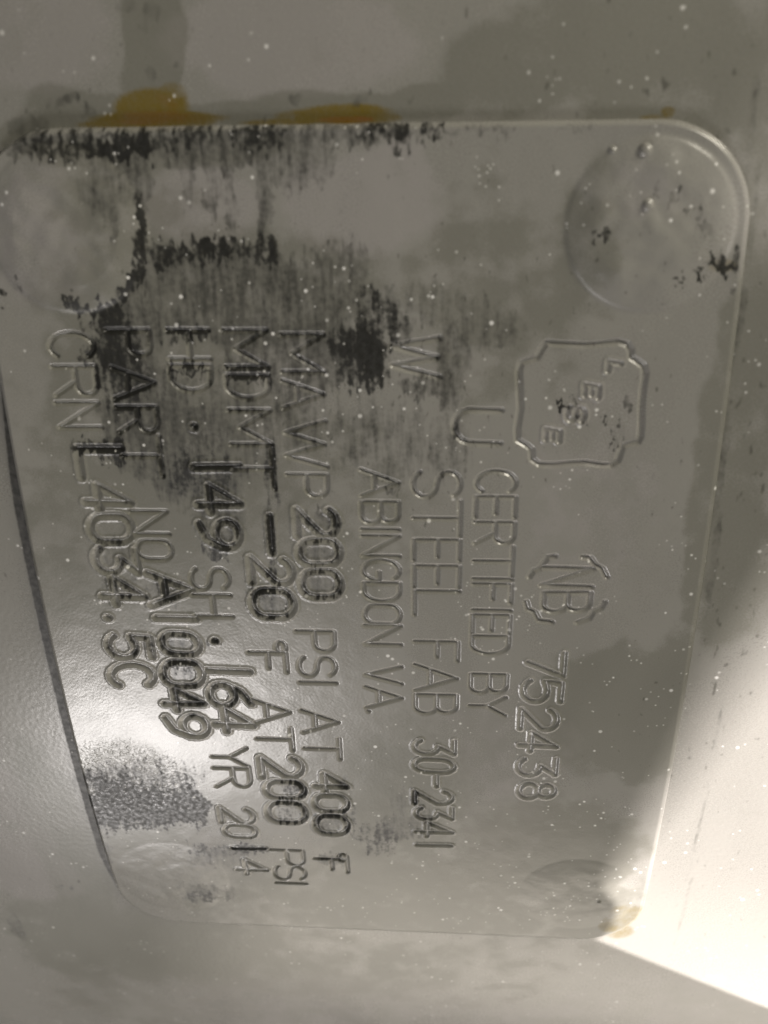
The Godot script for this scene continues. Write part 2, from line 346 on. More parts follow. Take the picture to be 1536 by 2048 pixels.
const BLOCKER_EDGE := [  # edges of the unseen sheet added to shape the torch beam
	[0.4694, -0.1179, 0.2384, 0.4302, -0.1024, 0.3123],
	[0.4247, -0.1119, 0.2153, 0.3856, -0.0965, 0.2891],
	[0.3791, -0.1105, 0.1918, 0.3399, -0.0951, 0.2657],
	[0.3570, -0.1086, 0.1799, 0.3179, -0.0931, 0.2537],
	[0.3230, -0.1088, 0.1617, 0.2839, -0.0933, 0.2355],
	[0.2888, -0.1115, 0.1429, 0.2496, -0.0960, 0.2167],
	[0.2454, -0.1088, 0.1178, 0.2063, -0.0934, 0.1917],
	[0.1614, -0.0895, 0.0689, 0.1261, -0.0879, 0.1294],
	[0.1207, -0.0802, 0.0444, 0.0832, -0.0916, 0.1024],
	[0.1086, -0.0796, 0.0354, 0.0702, -0.1045, 0.0884],
	[0.1051, -0.0846, 0.0320, 0.0674, -0.1221, 0.0776],
	[0.1035, -0.0902, 0.0310, 0.0680, -0.1378, 0.0681],
	[0.1134, -0.0965, 0.0299, 0.0808, -0.1514, 0.0585],
	[0.1232, -0.1029, 0.0285, 0.0906, -0.1578, 0.0571],
	[0.1373, -0.1123, 0.0263, 0.1047, -0.1672, 0.0550],
	[0.1490, -0.1205, 0.0242, 0.1163, -0.1754, 0.0529],
	[0.1685, -0.1345, 0.0202, 0.1359, -0.1894, 0.0488],
]

var lut := PackedByteArray()
var height := PackedFloat32Array()
var owner_of := PackedInt32Array()
var nearest := PackedFloat32Array()
var letters_end := 0
var plate_material: StandardMaterial3D


func _ready() -> void:
	make_camera()
	make_light()
	for i in 1025:
		var c := i / 1024.0
		lut.append(int(round(255.0 * (c * 12.92 if c <= 0.0031308 else 1.055 * pow(c, 1.0 / 2.4) - 0.055))))
	make_tank()
	make_plate()
	make_blocker()


# ---------------------------------------------------------------- camera and light

func make_camera() -> void:
	var cam := Camera3D.new()
	cam.name = "camera"
	cam.position = Vector3(0.0119, 0.0748, 0.1128)
	cam.rotation = Vector3(-0.4621, 0.0751, -0.021)
	cam.fov = 58.0
	cam.near = 0.005
	cam.far = 20.0
	var optics := CameraAttributesPhysical.new()
	optics.frustum_focal_length = 21.65
	optics.exposure_aperture = 12.0
	optics.frustum_focus_distance = 0.142
	optics.frustum_near = 0.005
	optics.frustum_far = 20.0
	cam.attributes = optics
	add_child(cam)
	cam.current = true
	cam.fov = 58.0


func make_light() -> void:
	var env := Environment.new()
	env.background_mode = Environment.BG_COLOR
	env.background_color = Color(0.052, 0.050, 0.0455).linear_to_srgb()
	env.tonemap_mode = Environment.TONE_MAPPER_LINEAR
	env.tonemap_exposure = 1.22
	env.sdfgi_enabled = true
	env.ssao_enabled = true
	env.ssil_enabled = true
	var we := WorldEnvironment.new()
	we.name = "surroundings"
	we.environment = env
	add_child(we)
	# strip lamp up to the right: gives the relief its lit and shaded walls
	panel_lamp("strip_lamp", "long white strip lamp above and to the right of the plate", Vector3(0.37, 0.40, 0.15), Vector3(0.0, 0.0, 0.0), Vector2(0.26, 0.03), 0.165, Color(1.0, 0.97, 0.90))
	# work lamp low in front: its mirror image is the sheen on the lower left of the plate
	panel_lamp("work_lamp", "square white work lamp low in front of the tank", Vector3(-0.198, -0.452, 0.412), Vector3(-0.03, -0.02, 0.0), Vector2(0.13, 0.13), 0.108, Color(1.0, 0.98, 0.97))
	# unseen fill panel added under the frame in place of a bright floor: lights the underside of the tank's curve, which brightens towards the bottom
	panel_lamp("added_fill_panel", "unseen warm fill panel added under the tank in place of a bright floor", Vector3(0.10, -0.62, 0.16), Vector3(0.05, -0.10, 0.0), Vector2(0.50, 0.25), 0.048, Color(1.0, 0.955, 0.89))
	# hand torch: the bright patch at the lower right is the border of its beam
	torch(Vector3(1.0553, -0.3598, 0.5996), Vector3(0.3751, -0.1238, 0.0))


func tag(o: Node, label: String, category: String, kind := "", group := "") -> void:
	if label:
		o.set_meta("label", label)
	if category:
		o.set_meta("category", category)
	if kind:
		o.set_meta("kind", kind)
	if group:
		o.set_meta("group", group)


func part(parent: Node, called: String, mesh: Mesh, mat: Material, at := Vector3.ZERO) -> MeshInstance3D:
	var o := MeshInstance3D.new()
	o.name = called
	o.mesh = mesh
	o.material_override = mat
	o.position = at
	parent.add_child(o, true)
	return o


func plain(c: Color, rough: float, metal := 0.0) -> StandardMaterial3D:
	var m := StandardMaterial3D.new()
	m.albedo_color = c.linear_to_srgb()
	m.roughness = rough
	m.metallic = metal
	return m


func glowing(c: Color, energy: float) -> StandardMaterial3D:
	var m := plain(Color(0.8, 0.8, 0.8), 0.4)
	m.emission_enabled = true
	m.emission = c
	m.emission_energy_multiplier = energy
	return m


func panel_lamp(called: String, label: String, at: Vector3, to: Vector3, size: Vector2, energy: float, c: Color) -> void:
	var o := Node3D.new()
	o.name = called
	o.transform = Transform3D(Basis.looking_at(to - at, Vector3.UP), at)
	tag(o, label, "lamp")
	add_child(o)
	var back := BoxMesh.new()
	back.size = Vector3(size.x + 0.02, size.y + 0.02, 0.03)
	part(o, "housing", back, plain(Color(0.08, 0.08, 0.08), 0.5), Vector3(0, 0, 0.0205))
	var face := BoxMesh.new()
	face.size = Vector3(size.x, size.y, 0.004)
	part(o, "light_panel", face, glowing(c, 1.0), Vector3(0, 0, 0.003))
	var l := AreaLight3D.new()
	l.name = "light"
	l.area_size = size
	l.area_normalize_energy = true
	l.light_color = c
	l.light_energy = energy
	l.area_range = 5.0
	l.shadow_enabled = true
	o.add_child(l)


func torch(at: Vector3, to: Vector3) -> void:
	var o := Node3D.new()
	o.name = "hand_torch"
	o.transform = Transform3D(Basis.looking_at(to - at, Vector3.UP), at)
	tag(o, "black hand torch shining at the lower right of the plate", "torch")
	add_child(o)
	var tube := CylinderMesh.new()
	tube.top_radius = 0.013
	tube.bottom_radius = 0.016
	tube.height = 0.11
	var b := part(o, "barrel", tube, plain(Color(0.02, 0.02, 0.02), 0.4), Vector3(0, 0, 0.07))
	b.rotation.x = PI / 2.0
	var lens := CylinderMesh.new()
	lens.top_radius = 0.012
	lens.bottom_radius = 0.012
	lens.height = 0.004
	var f := part(o, "light_lens", lens, glowing(Color(1.0, 0.97, 0.94), 2.0), Vector3(0, 0, 0.013))
	f.rotation.x = PI / 2.0
	var l := SpotLight3D.new()
	l.name = "beam"
	l.spot_angle = 11.0
	l.spot_angle_attenuation = 0.02
	l.spot_range = 5.0
	l.light_size = 0.01
	l.light_color = Color(1.0, 0.965, 0.95)
	l.light_energy = 5.2
	l.shadow_enabled = true
	o.add_child(l)


# ---------------------------------------------------------------- surfaces

func on_tank(u: float, s: float, h: float) -> Vector3:
	var a := s / RADIUS
	return Vector3(u, -(RADIUS + h) * sin(a), (RADIUS + h) * cos(a) - RADIUS) * 0.001


func noise_bytes(w: int, h: int, frequency: float, sown: int, stretch := 1, octaves := 4, stretch_x := 1) -> PackedByteArray:
	var n := FastNoiseLite.new()
	n.noise_type = FastNoiseLite.TYPE_SIMPLEX_SMOOTH
	n.seed = sown
	n.frequency = frequency
	n.fractal_octaves = octaves
	n.fractal_gain = 0.55
	var im := n.get_image(ceili(float(w) / stretch_x), ceili(float(h) / stretch), false, false, true)
	if stretch > 1 or stretch_x > 1:
		im.resize(w, h, Image.INTERPOLATE_CUBIC)
	im.convert(Image.FORMAT_L8)
	return im.get_data()


func field(w: int, h: int) -> PackedFloat32Array:
	var f := PackedFloat32Array()
	f.resize(w * h)
	return f


# adds soft-edged ellipses, given in millimetres, to a field of w by h pixels
func lay(f: PackedFloat32Array, w: int, h: int, u0: float, s0: float, ppm: float, blobs: Array) -> PackedFloat32Array:
	for b in blobs:
		var cx: float = (b[0] - u0) * ppm
		var cy: float = (b[1] - s0) * ppm
		var rx: float = maxf(b[2] * ppm * 1.3, 2.0)
		var ry: float = maxf(b[3] * ppm * 1.3, 2.0)
		var k: float = b[4]
		for y in range(maxi(0, int(cy - ry)), mini(h, int(cy + ry) + 2)):
			var dy := (y - cy) / ry
			var dy2 := dy * dy
			if dy2 >= 1.0:
				continue
			var reach := rx * sqrt(1.0 - dy2)
			for x in range(maxi(0, int(cx - reach)), mini(w, int(cx + reach) + 1)):
				var dx := (x - cx) / rx
				var q := 1.0 - dx * dx - dy2
				var v := k * minf(1.0, q * 1.7)
				var at := y * w + x
				if v > f[at]:
					f[at] = v + 0.25 * f[at]
				else:
					f[at] += 0.25 * v
	return f


func specks(w: int, h: int, ppm: float, count: int, sown: int) -> PackedFloat32Array:
	var f := field(w, h)
	var rng := RandomNumberGenerator.new()
	rng.seed = sown
	var last := Vector2.ZERO
	for i in count:
		var c := Vector2(rng.randf() * w, rng.randf() * h)
		if i % 3 != 0:
			c = last + Vector2(rng.randfn(), rng.randfn()) * (0.8 + 3.0 * rng.randf()) * ppm
		last = c
		var r := ppm * (0.09 + 0.20 * pow(rng.randf(), 4.0))
		var k := 0.45 + 0.75 * rng.randf()
		for y in range(maxi(0, int(c.y - r - 1)), mini(h, int(c.y + r + 2))):
			for x in range(maxi(0, int(c.x - r - 1)), mini(w, int(c.x + r + 2))):
				var v := k * clampf(r + 0.5 - Vector2(x, y).distance_to(c), 0.0, 1.0)
				f[y * w + x] = maxf(f[y * w + x], minf(v, 1.0))
	return f


# colour and roughness of dirty paint: [colour texture, roughness texture]
func painted(w: int, h: int, u0: float, s0: float, ppm: float, sown: int, film_b: Array, clean_b: Array, grease_b: Array, spot_b: Array, rust_b: Array, speck_count: int, groove: PackedFloat32Array, wander: float, seam := false) -> Array:
	var with_groove := not groove.is_empty()
	var film := lay(field(w, h), w, h, u0, s0, ppm, film_b)
	var clean := lay(field(w, h), w, h, u0, s0, ppm, clean_b)
	# broad weak patches are a grey smear, compact strong ones black grease
	var broad_b := grease_b.filter(func(q): return q[4] <= 0.62)
	var grease := lay(field(w, h), w, h, u0, s0, ppm, grease_b.filter(func(q): return q[4] > 0.62))
	var veil := lay(field(w, h), w, h, u0, s0, ppm, broad_b)
	var spot := lay(field(w, h), w, h, u0, s0, ppm, spot_b)
	var rust := lay(field(w, h), w, h, u0, s0, ppm, rust_b)
	var white := specks(w, h, ppm, speck_count, sown + 9)
	var streak := noise_bytes(w, h, 0.085, sown + 1, 6, 4)
	var fine := noise_bytes(w, h, 0.11, sown + 2, 1, 4)
	var edge := noise_bytes(w, h, 0.02, sown + 3, 1, 5)
	var broad := noise_bytes(w, h, 0.006, sown + 4, 2, 4)
	var dots := noise_bytes(w, h, 0.10, sown + 5, 2, 2)
	var grain := noise_bytes(w, h, 0.45, sown + 6, 1, 2)
	var rgb := PackedByteArray()
	rgb.resize(w * h * 3)
	var rough := PackedByteArray()
	rough.resize(w * h)
	for i in w * h:
		var from := i
		if wander > 0.0:
			# smears keep a ragged outline
			var fx := clampi(i % w + int((edge[i] - 128) * wander), 0, w - 1)
			var fy := clampi(i / w + int((dots[i] - 128) * wander * 1.4), 0, h - 1)
			from = fy * w + fx
		var e := edge[i] / 255.0 - 0.5
		var g := (grain[i] / 255.0 - 0.5)
		var br := broad[i] / 255.0 - 0.5
		var tone := 1.0 + 0.10 * br + 0.11 * g
		var r := 0.342 * tone
		var gr := 0.334 * tone
		var b := 0.307 * tone
		var ro := 0.28 + 0.05 * g + 0.06 * br
		var c := clampf((clean[i] + 0.9 * e + 0.3 * g - 0.34) * 2.2, 0.0, 1.0)
		if c > 0.0:
			c *= 0.13
			r += c * r
			gr += c * 0.85 * gr
			b += c * 1.15 * b
		var fl := clampf((film[i] + 0.95 * e + 0.5 * g - 0.30) * 2.4, 0.0, 1.0)
		if fl > 0.0:
			var k := 0.26 * fl * (1.0 + 0.8 * g)
			r -= k * 0.97 * r
			gr -= k * 0.95 * gr
			b -= k * 1.10 * b
			ro += 0.05 * fl
		if rust[i] > 0.0:
			var q := clampf((rust[i] + 0.5 * e + 0.3 * g - 0.20) * 1.5, 0.0, 1.0) * (0.95 + 0.4 * g + 0.4 * e)
			var hot := clampf(rust[i] - 1.2, 0.0, 0.5)
			r = lerpf(r, 0.205 + 0.10 * hot, q)
			gr = lerpf(gr, 0.152 - 0.06 * hot, q)
			b = lerpf(b, 0.034, q)
			ro += 0.12 * q
		var st := streak[i] / 255.0 - 0.5
		var fi := fine[i] / 255.0 - 0.5
		var kept := groove[i] if with_groove else 0.0
		var v := veil[from] + 0.5 * grease[from]
		if v > 0.02:
			# grey smear wiped down the paint
			var thin := clampf((v + 0.55 * st + 0.45 * e + 0.2 * fi - 0.16) * 1.7, 0.0, 1.0) * (0.60 + 0.55 * st + 0.5 * fi)
			thin = clampf(thin, 0.0, 0.82)
			r = lerpf(r, 0.050, thin)
			gr = lerpf(gr, 0.050, thin)
			b = lerpf(b, 0.044, thin)
			ro += 0.10 * thin
		var d := grease[from] + 0.30 * veil[from]
		if kept > 0.0:
			d += minf(kept, 1.0) * clampf(v * 1.5, 0.0, 0.62) + (0.42 if kept > 1.0 else 0.0)
		if d > 0.05:
			var black := clampf((d * 0.95 + 0.95 * st + 0.9 * fi + 0.4 * e - 0.62) * 1.7, 0.0, 1.0) * 0.94
			r = lerpf(r, 0.016, black)
			gr = lerpf(gr, 0.016, black)
			b = lerpf(b, 0.013, black)
			ro = lerpf(ro, 0.46 + 0.5 * fi, black)
		if spot[i] > 0.02:
			var p := clampf((dots[i] / 255.0 - 0.86 + 0.12 * spot[i]) * 5.0, 0.0, 0.6)
			r = lerpf(r, 0.06, p)
			gr = lerpf(gr, 0.058, p)
			b = lerpf(b, 0.046, p)
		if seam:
			# grime and shadow painted dark at the seam along the left edge of the plate
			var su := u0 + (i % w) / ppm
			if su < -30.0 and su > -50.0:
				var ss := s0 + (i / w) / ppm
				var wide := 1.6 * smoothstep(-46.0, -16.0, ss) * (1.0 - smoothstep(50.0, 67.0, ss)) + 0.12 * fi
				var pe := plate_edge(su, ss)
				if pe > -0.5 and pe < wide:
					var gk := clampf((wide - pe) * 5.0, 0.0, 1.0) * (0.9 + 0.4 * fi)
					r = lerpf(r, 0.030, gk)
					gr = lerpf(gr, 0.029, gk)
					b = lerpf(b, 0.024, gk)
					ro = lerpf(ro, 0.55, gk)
		var sp := white[i]
		if sp > 0.0:
			r = lerpf(r, 0.95, sp)
			gr = lerpf(gr, 0.94, sp)
			b = lerpf(b, 0.91, sp)
		rgb[i * 3] = lut[int(clampf(r, 0.0, 1.0) * 1024.0)]
		rgb[i * 3 + 1] = lut[int(clampf(gr, 0.0, 1.0) * 1024.0)]
		rgb[i * 3 + 2] = lut[int(clampf(b, 0.0, 1.0) * 1024.0)]
		rough[i] = int(clampf(ro, 0.05, 1.0) * 255.0)
	return [ImageTexture.create_from_image(Image.create_from_data(w, h, false, Image.FORMAT_RGB8, rgb)),
		ImageTexture.create_from_image(Image.create_from_data(w, h, false, Image.FORMAT_L8, rough))]


func paint_material(t: Array) -> StandardMaterial3D:
	var m := StandardMaterial3D.new()
	m.albedo_texture = t[0]
	m.roughness = 1.0
	m.roughness_texture = t[1]
	m.roughness_texture_channel = BaseMaterial3D.TEXTURE_CHANNEL_RED
	m.metallic_specular = 0.6
	return m


# ---------------------------------------------------------------- the tank

func make_tank() -> void:
	var w := int(TANK_W * TANK_PPM)
	var h := int(TANK_H * TANK_PPM)
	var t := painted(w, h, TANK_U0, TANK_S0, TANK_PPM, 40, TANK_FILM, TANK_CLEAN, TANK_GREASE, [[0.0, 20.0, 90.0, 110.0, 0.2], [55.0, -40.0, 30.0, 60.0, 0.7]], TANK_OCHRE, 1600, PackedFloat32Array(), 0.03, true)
	var m := paint_material(t)
	var relief := noise_bytes(w, h, 0.16, 71, 1, 3)
	m.heightmap_enabled = true
	m.heightmap_texture = ImageTexture.create_from_image(Image.create_from_data(w, h, false, Image.FORMAT_L8, relief))
	m.heightmap_scale = 0.0018
	var nu := 105
	var ns := 121
	var verts := PackedVector3Array()
	var normals := PackedVector3Array()
	var uvs := PackedVector2Array()
	var index := PackedInt32Array()
	for side in 2:
		for j in ns:
			for i in nu:
				var u := -260.0 + 5.0 * i
				var s := -300.0 + 5.0 * j
				var a := s / RADIUS
				verts.append(on_tank(u, s, -5.0 * side))
				normals.append(Vector3(0, -sin(a), cos(a)) * (1.0 - 2.0 * side))
				uvs.append(Vector2((u - TANK_U0) / TANK_W, (s - TANK_S0) / TANK_H))
	for side in 2:
		var o := side * nu * ns
		for j in ns - 1:
			for i in nu - 1:
				var a := o + j * nu + i
				if side == 0:
					index.append_array([a, a + 1, a + nu, a + 1, a + nu + 1, a + nu])
				else:
					index.append_array([a, a + nu, a + 1, a + 1, a + nu, a + nu + 1])
	var back := nu * ns
	var ring := PackedInt32Array()
	for i in nu - 1:
		ring.append(i)
	for j in ns - 1:
		ring.append(j * nu + nu - 1)
	for i in range(nu - 1, 0, -1):
		ring.append((ns - 1) * nu + i)
	for j in range(ns - 1, 0, -1):
		ring.append(j * nu)
	for k in ring.size():
		var p := ring[k]
		var q := ring[(k + 1) % ring.size()]
		index.append_array([p, back + p, q, q, back + p, back + q])
	var o2 := part(self, "tank_shell", mesh_of(verts, normals, uvs, index), m)
	tag(o2, "light grey painted steel tank shell behind the data plate", "tank", "structure")


func mesh_of(verts: PackedVector3Array, normals: PackedVector3Array, uvs: PackedVector2Array, index: PackedInt32Array) -> ArrayMesh:
	var arrays := []
	arrays.resize(Mesh.ARRAY_MAX)
	arrays[Mesh.ARRAY_VERTEX] = verts
	arrays[Mesh.ARRAY_NORMAL] = normals
	arrays[Mesh.ARRAY_TEX_UV] = uvs
	arrays[Mesh.ARRAY_INDEX] = index
	var mesh := ArrayMesh.new()
	mesh.add_surface_from_arrays(Mesh.PRIMITIVE_TRIANGLES, arrays)
	return mesh


# an added, unseen notched light guard beside the frame; the torch shines on the tank through its notch
func make_blocker() -> void:
	var o := Node3D.new()
	o.name = "light_blocker"
	tag(o, "unseen notched light guard standing off the tank at lower right", "blocker")
	add_child(o)
	var steel := plain(Color(0.36, 0.35, 0.33), 0.45)
	var beam := Vector3(0.8342, -0.2363, 0.4983) * 0.002
	var st := SurfaceTool.new()
	st.begin(Mesh.PRIMITIVE_TRIANGLES)
	st.set_smooth_group(-1)
	for k in BLOCKER_EDGE.size() - 1:
		var p: Array = BLOCKER_EDGE[k]
		var q: Array = BLOCKER_EDGE[k + 1]
		var a := Vector3(p[0], p[1], p[2])
		var b := Vector3(p[3], p[4], p[5])
		var c := Vector3(q[0], q[1], q[2])
		var d := Vector3(q[3], q[4], q[5])
		quad(st, a, b, c, d)
		quad(st, a + beam, c + beam, b + beam, d + beam)
		quad(st, a, c, a + beam, c + beam)
		quad(st, b, b + beam, d, d + beam)
	for k in [0, BLOCKER_EDGE.size() - 1]:
		var p: Array = BLOCKER_EDGE[k]
		var a := Vector3(p[0], p[1], p[2])
		var b := Vector3(p[3], p[4], p[5])
		quad(st, a, b, a + beam, b + beam)
	st.generate_normals()
	part(o, "sheet", st.commit(), steel)
	# a foot from the lower end down to the tank
	var end: Array = BLOCKER_EDGE[BLOCKER_EDGE.size() - 1]
	var foot := BoxMesh.new()
	foot.size = Vector3(0.008, 0.03, 0.07)
	part(o, "foot", foot, steel, Vector3(end[3] + 0.006, end[4] + 0.016, end[5] - 0.035))


func quad(st: SurfaceTool, a: Vector3, b: Vector3, c: Vector3, d: Vector3) -> void:
	for v in [a, b, c, b, d, c]:
		st.add_vertex(v)


# ---------------------------------------------------------------- strokes of the lettering

func arc(cx: float, cy: float, rx: float, ry: float, from: float, to: float) -> Array:
	var pts := []
	var n := maxi(3, int(absf(to - from) / 18.0))
	for i in n + 1:
		var a := deg_to_rad(lerpf(from, to, float(i) / n))
		pts.append([cx + rx * cos(a), cy + ry * sin(a)])
	return pts


# strokes in a unit box: x along the reading direction, y up
func strokes(c: String) -> Array:
	match c:
		"A": return [[[0, 0], [0.5, 1], [1, 0]], [[0.19, 0.36], [0.81, 0.36]]]
		"B": return [[[0, 0], [0, 1]], [[0, 1], [0.55, 1]] + arc(0.6, 0.76, 0.34, 0.24, 90, -90) + [[0, 0.52]], [[0.55, 0.52]] + arc(0.62, 0.26, 0.38, 0.26, 90, -90) + [[0, 0]]]
		"C": return [arc(0.52, 0.5, 0.52, 0.5, 45, 315)]
		"D": return [[[0, 0], [0, 1], [0.45, 1]] + arc(0.45, 0.5, 0.55, 0.5, 75, -75) + [[0.45, 0], [0, 0]]]
		"E": return [[[1, 1], [0, 1], [0, 0], [1, 0]], [[0, 0.52], [0.82, 0.52]]]
		"F": return [[[1, 1], [0, 1], [0, 0]], [[0, 0.52], [0.8, 0.52]]]
		"G": return [arc(0.52, 0.5, 0.5, 0.5, 45, 345) + [[1.0, 0.44], [0.58, 0.44]]]
		"H": return [[[0, 0], [0, 1]], [[1, 0], [1, 1]], [[0, 0.52], [1, 0.52]]]
		"I": return [[[0.5, 0], [0.5, 1]]]
		"L": return [[[0, 1], [0, 0], [1, 0]]]
		"M": return [[[0, 0], [0, 1], [0.5, 0.25], [1, 1], [1, 0]]]
		"N": return [[[0, 0], [0, 1], [1, 0], [1, 1]]]
		"O": return [arc(0.5, 0.7, 0.5, 0.3, 180, 0) + arc(0.5, 0.3, 0.5, 0.3, 0, -180) + [[0, 0.7]]]
		"P": return [[[0, 0], [0, 1], [0.55, 1]] + arc(0.6, 0.74, 0.4, 0.26, 90, -90) + [[0, 0.48]]]
		"R": return [[[0, 0], [0, 1], [0.55, 1]] + arc(0.6, 0.76, 0.38, 0.24, 90, -90) + [[0, 0.52]], [[0.5, 0.52], [1, 0]]]
		"S": return [arc(0.5, 0.75, 0.46, 0.25, 25, 270) + arc(0.5, 0.25, 0.5, 0.25, 90, -155)]
		"T": return [[[0, 1], [1, 1]], [[0.5, 1], [0.5, 0]]]
		"U": return [[[0, 1], [0, 0.35]] + arc(0.5, 0.35, 0.5, 0.35, 190, 350) + [[1, 0.35], [1, 1]]]
		"V": return [[[0, 1], [0.5, 0], [1, 1]]]
		"W": return [[[0, 1], [0.25, 0], [0.5, 0.95], [0.75, 0], [1, 1]]]
		"Y": return [[[0, 1], [0.5, 0.48], [1, 1]], [[0.5, 0.48], [0.5, 0]]]
		"0": return [arc(0.5, 0.68, 0.5, 0.32, 180, 0) + arc(0.5, 0.32, 0.5, 0.32, 0, -180) + [[0, 0.68]]]
		"1": return [[[0.5, 0], [0.5, 1]]]
		"2": return [arc(0.5, 0.7, 0.5, 0.3, 160, -20) + [[0, 0], [1, 0]]]
		"3": return [[[0.05, 1], [0.95, 1], [0.45, 0.6]] + arc(0.5, 0.3, 0.5, 0.3, 75, -150)]
		"4": return [[[0.7, 0], [0.7, 1], [0, 0.3], [1, 0.3]]]
		"5": return [[[0.92, 1], [0.1, 1], [0.06, 0.56]] + arc(0.48, 0.32, 0.5, 0.32, 110, -150)]
		"6": return [[[0.85, 0.98], [0.3, 0.75], [0.05, 0.42]] + arc(0.5, 0.3, 0.48, 0.3, 170, -190)]
		"7": return [[[0, 1], [1, 1], [0.4, 0]]]
		"8": return [arc(0.5, 0.76, 0.42, 0.24, 0, 360), arc(0.5, 0.27, 0.5, 0.27, 0, 360)]
		"9": return [arc(0.5, 0.7, 0.46, 0.3, 0, 360) + [[0.95, 0.55], [0.7, 0.2], [0.15, 0.02]]]
		"-": return [[[0.1, 0.5], [0.9, 0.5]]]
		".": return [[[0.5, 0.45], [0.5, 0.55]]]
		"°": return [arc(0.5, 0.87, 0.45, 0.13, 0, 360)]
	return []


# presses one stroke into the plate: style e and E narrow grooves, s and t struck by hand with a raised lip
func press(id: int, style: String, pts: PackedVector2Array) -> void:
	var half := 0.47
	var reach := 0.51
	if style == "E":
		half = 0.56
		reach = 0.61
	elif style == "s":
		half = 0.50
		reach = 1.10
	elif style == "t":
		half = 0.36
		reach = 0.80
	for k in pts.size() - 1:
		var a := pts[k]
		var b := pts[k + 1]
		var ab := b - a
		var len2 := maxf(ab.length_squared(), 0.0001)
		var i0 := maxi(1, int((minf(a.x, b.x) - reach - GU0) / STEP))
		var i1 := mini(NU - 2, int((maxf(a.x, b.x) + reach - GU0) / STEP) + 1)
		var j0 := maxi(1, int((minf(a.y, b.y) - reach - GS0) / STEP))
		var j1 := mini(NS - 2, int((maxf(a.y, b.y) + reach - GS0) / STEP) + 1)
		for j in range(j0, j1 + 1):
			for i in range(i0, i1 + 1):
				var p := Vector2(GU0 + i * STEP, GS0 + j * STEP)
				var t := clampf((p - a).dot(ab) / len2, 0.0, 1.0)
				var d := p.distance_to(a + ab * t)
				if d < reach:
					var at := j * NU + i
					var q := d / half
					if q < nearest[at]:
						nearest[at] = q
						owner_of[at] = id


func glyph_points(c: String, ub: float, ut: float, s0: float, s1: float, lean: float) -> Array:
	var all := []
	for st in strokes(c):
		var pts := PackedVector2Array()
		for p in st:
			pts.append(Vector2(lerpf(ub, ut, p[1]), lerpf(s0, s1, p[0]) + lean * (p[1] - 0.5)))
		all.append(pts)
	return all


# ---------------------------------------------------------------- the plate

func plate_edge(u: float, s: float) -> float:
	var qx := absf(u) - HALF_U + CORNER
	var qy := absf(s - MID_S) - HALF_S + CORNER
	return Vector2(maxf(qx, 0.0), maxf(qy, 0.0)).length() + minf(maxf(qx, qy), 0.0) - CORNER


func make_plate() -> void:
	var n := NU * NS
	height.resize(n)
	owner_of.resize(n)
	nearest.resize(n)
	nearest.fill(99.0)
	var root := Node3D.new()
	root.name = "data_plate"
	tag(root, "grey painted metal data plate with pressed lettering and round corners", "plate")
	add_child(root)
	# what lies in the sheet: id -> [name, style, parent]
	var pieces := [["sheet", "", root]]
	var rng := RandomNumberGenerator.new()
	rng.seed = 5
	for line in LINES:
		var holder := Node3D.new()
		holder.name = "text_line"
		holder.set_meta("label", line[0])
		root.add_child(holder, true)
		for g in line[1]:
			var style: String = g[1]
			var c: String = g[0]
			var called := "letter"
			if c in "0123456789":
				called = "digit"
			elif c == ".":
				called = "full_stop"
			elif c == "-":
				called = "dash"
			elif c == "°":
				called = "degree_sign"
			pieces.append([called, style, holder])
			var lean := 0.0 if style == "e" else rng.randf_range(-0.25, 0.25)
			for pts in glyph_points(c, g[2], g[3], g[4], g[5], lean):
				press(pieces.size() - 1, style, pts)
	letters_end = pieces.size()
	pieces.append(["emblem_border", "E", root])
	press(pieces.size() - 1, "E", outline(EMBLEM))
	for a in SEAL:
		pieces.append(["seal_arc", "E", root])
		press(pieces.size() - 1, "E", outline(a))
	for mk in MARKS:
		pieces.append(["stamped_mark", "t", root])
		for pts in glyph_points(mk[0], mk[1] - mk[3], mk[1] + mk[3], mk[2] - 0.8 * mk[3], mk[2] + 0.8 * mk[3], 0.3):
			press(pieces.size() - 1, "t", pts)
	shape_sheet(pieces)
	var domes := []
	for c in [[-35.6, -55.6], [35.8, -55.6], [-36.2, 57.4], [35.6, 58.2]]:
		pieces.append(["weld_spot", "", root])
		domes.append(pieces.size() - 1)
		claim(pieces.size() - 1, c[0], c[1], 10.2)
	for c in [[34.4, -64.1, 0.75], [30.7, -64.2, 0.42], [35.2, -58.0, 0.65], [37.6, -1.0, 0.3], [39.5, 59.5, 0.35]]:
		pieces.append(["paint_blob", "", root])
		claim(pieces.size() - 1, c[0], c[1], c[2] * 1.1)
	var pw := int(NU * STEP * PLATE_PPM)
	var ph := int(NS * STEP * PLATE_PPM)
	plate_material = paint_material(painted(pw, ph, GU0, GS0, PLATE_PPM, 7, PLATE_FILM, PLATE_CLEAN, PLATE_GREASE, PLATE_SPOTS, PLATE_RUST, 950, groove_field(pw, ph, pieces), 0.085))
	cut_out(pieces)


# where the strokes lie, at the resolution of the plate's texture
func groove_field(w: int, h: int, pieces: Array) -> PackedFloat32Array:
	var f := field(w, h)
	var stamped := []
	for p in pieces:
		stamped.append(p[1] == "s")
	for y in h:
		var j := mini(NS - 1, int(float(y) / h * NS + 0.5))
		for x in w:
			var i := mini(NU - 1, int(float(x) / w * NU + 0.5))
			var q := nearest[j * NU + i]
			if q < 1.2 and owner_of[j * NU + i] < letters_end:
				f[y * w + x] = clampf((1.2 - q) * 2.0, 0.0, 1.0) * (2.0 if stamped[owner_of[j * NU + i]] else 1.0)
	return f


func outline(a: Array) -> PackedVector2Array:
	var pts := PackedVector2Array()
	for p in a:
		pts.append(Vector2(p[0], p[1]))
	return pts


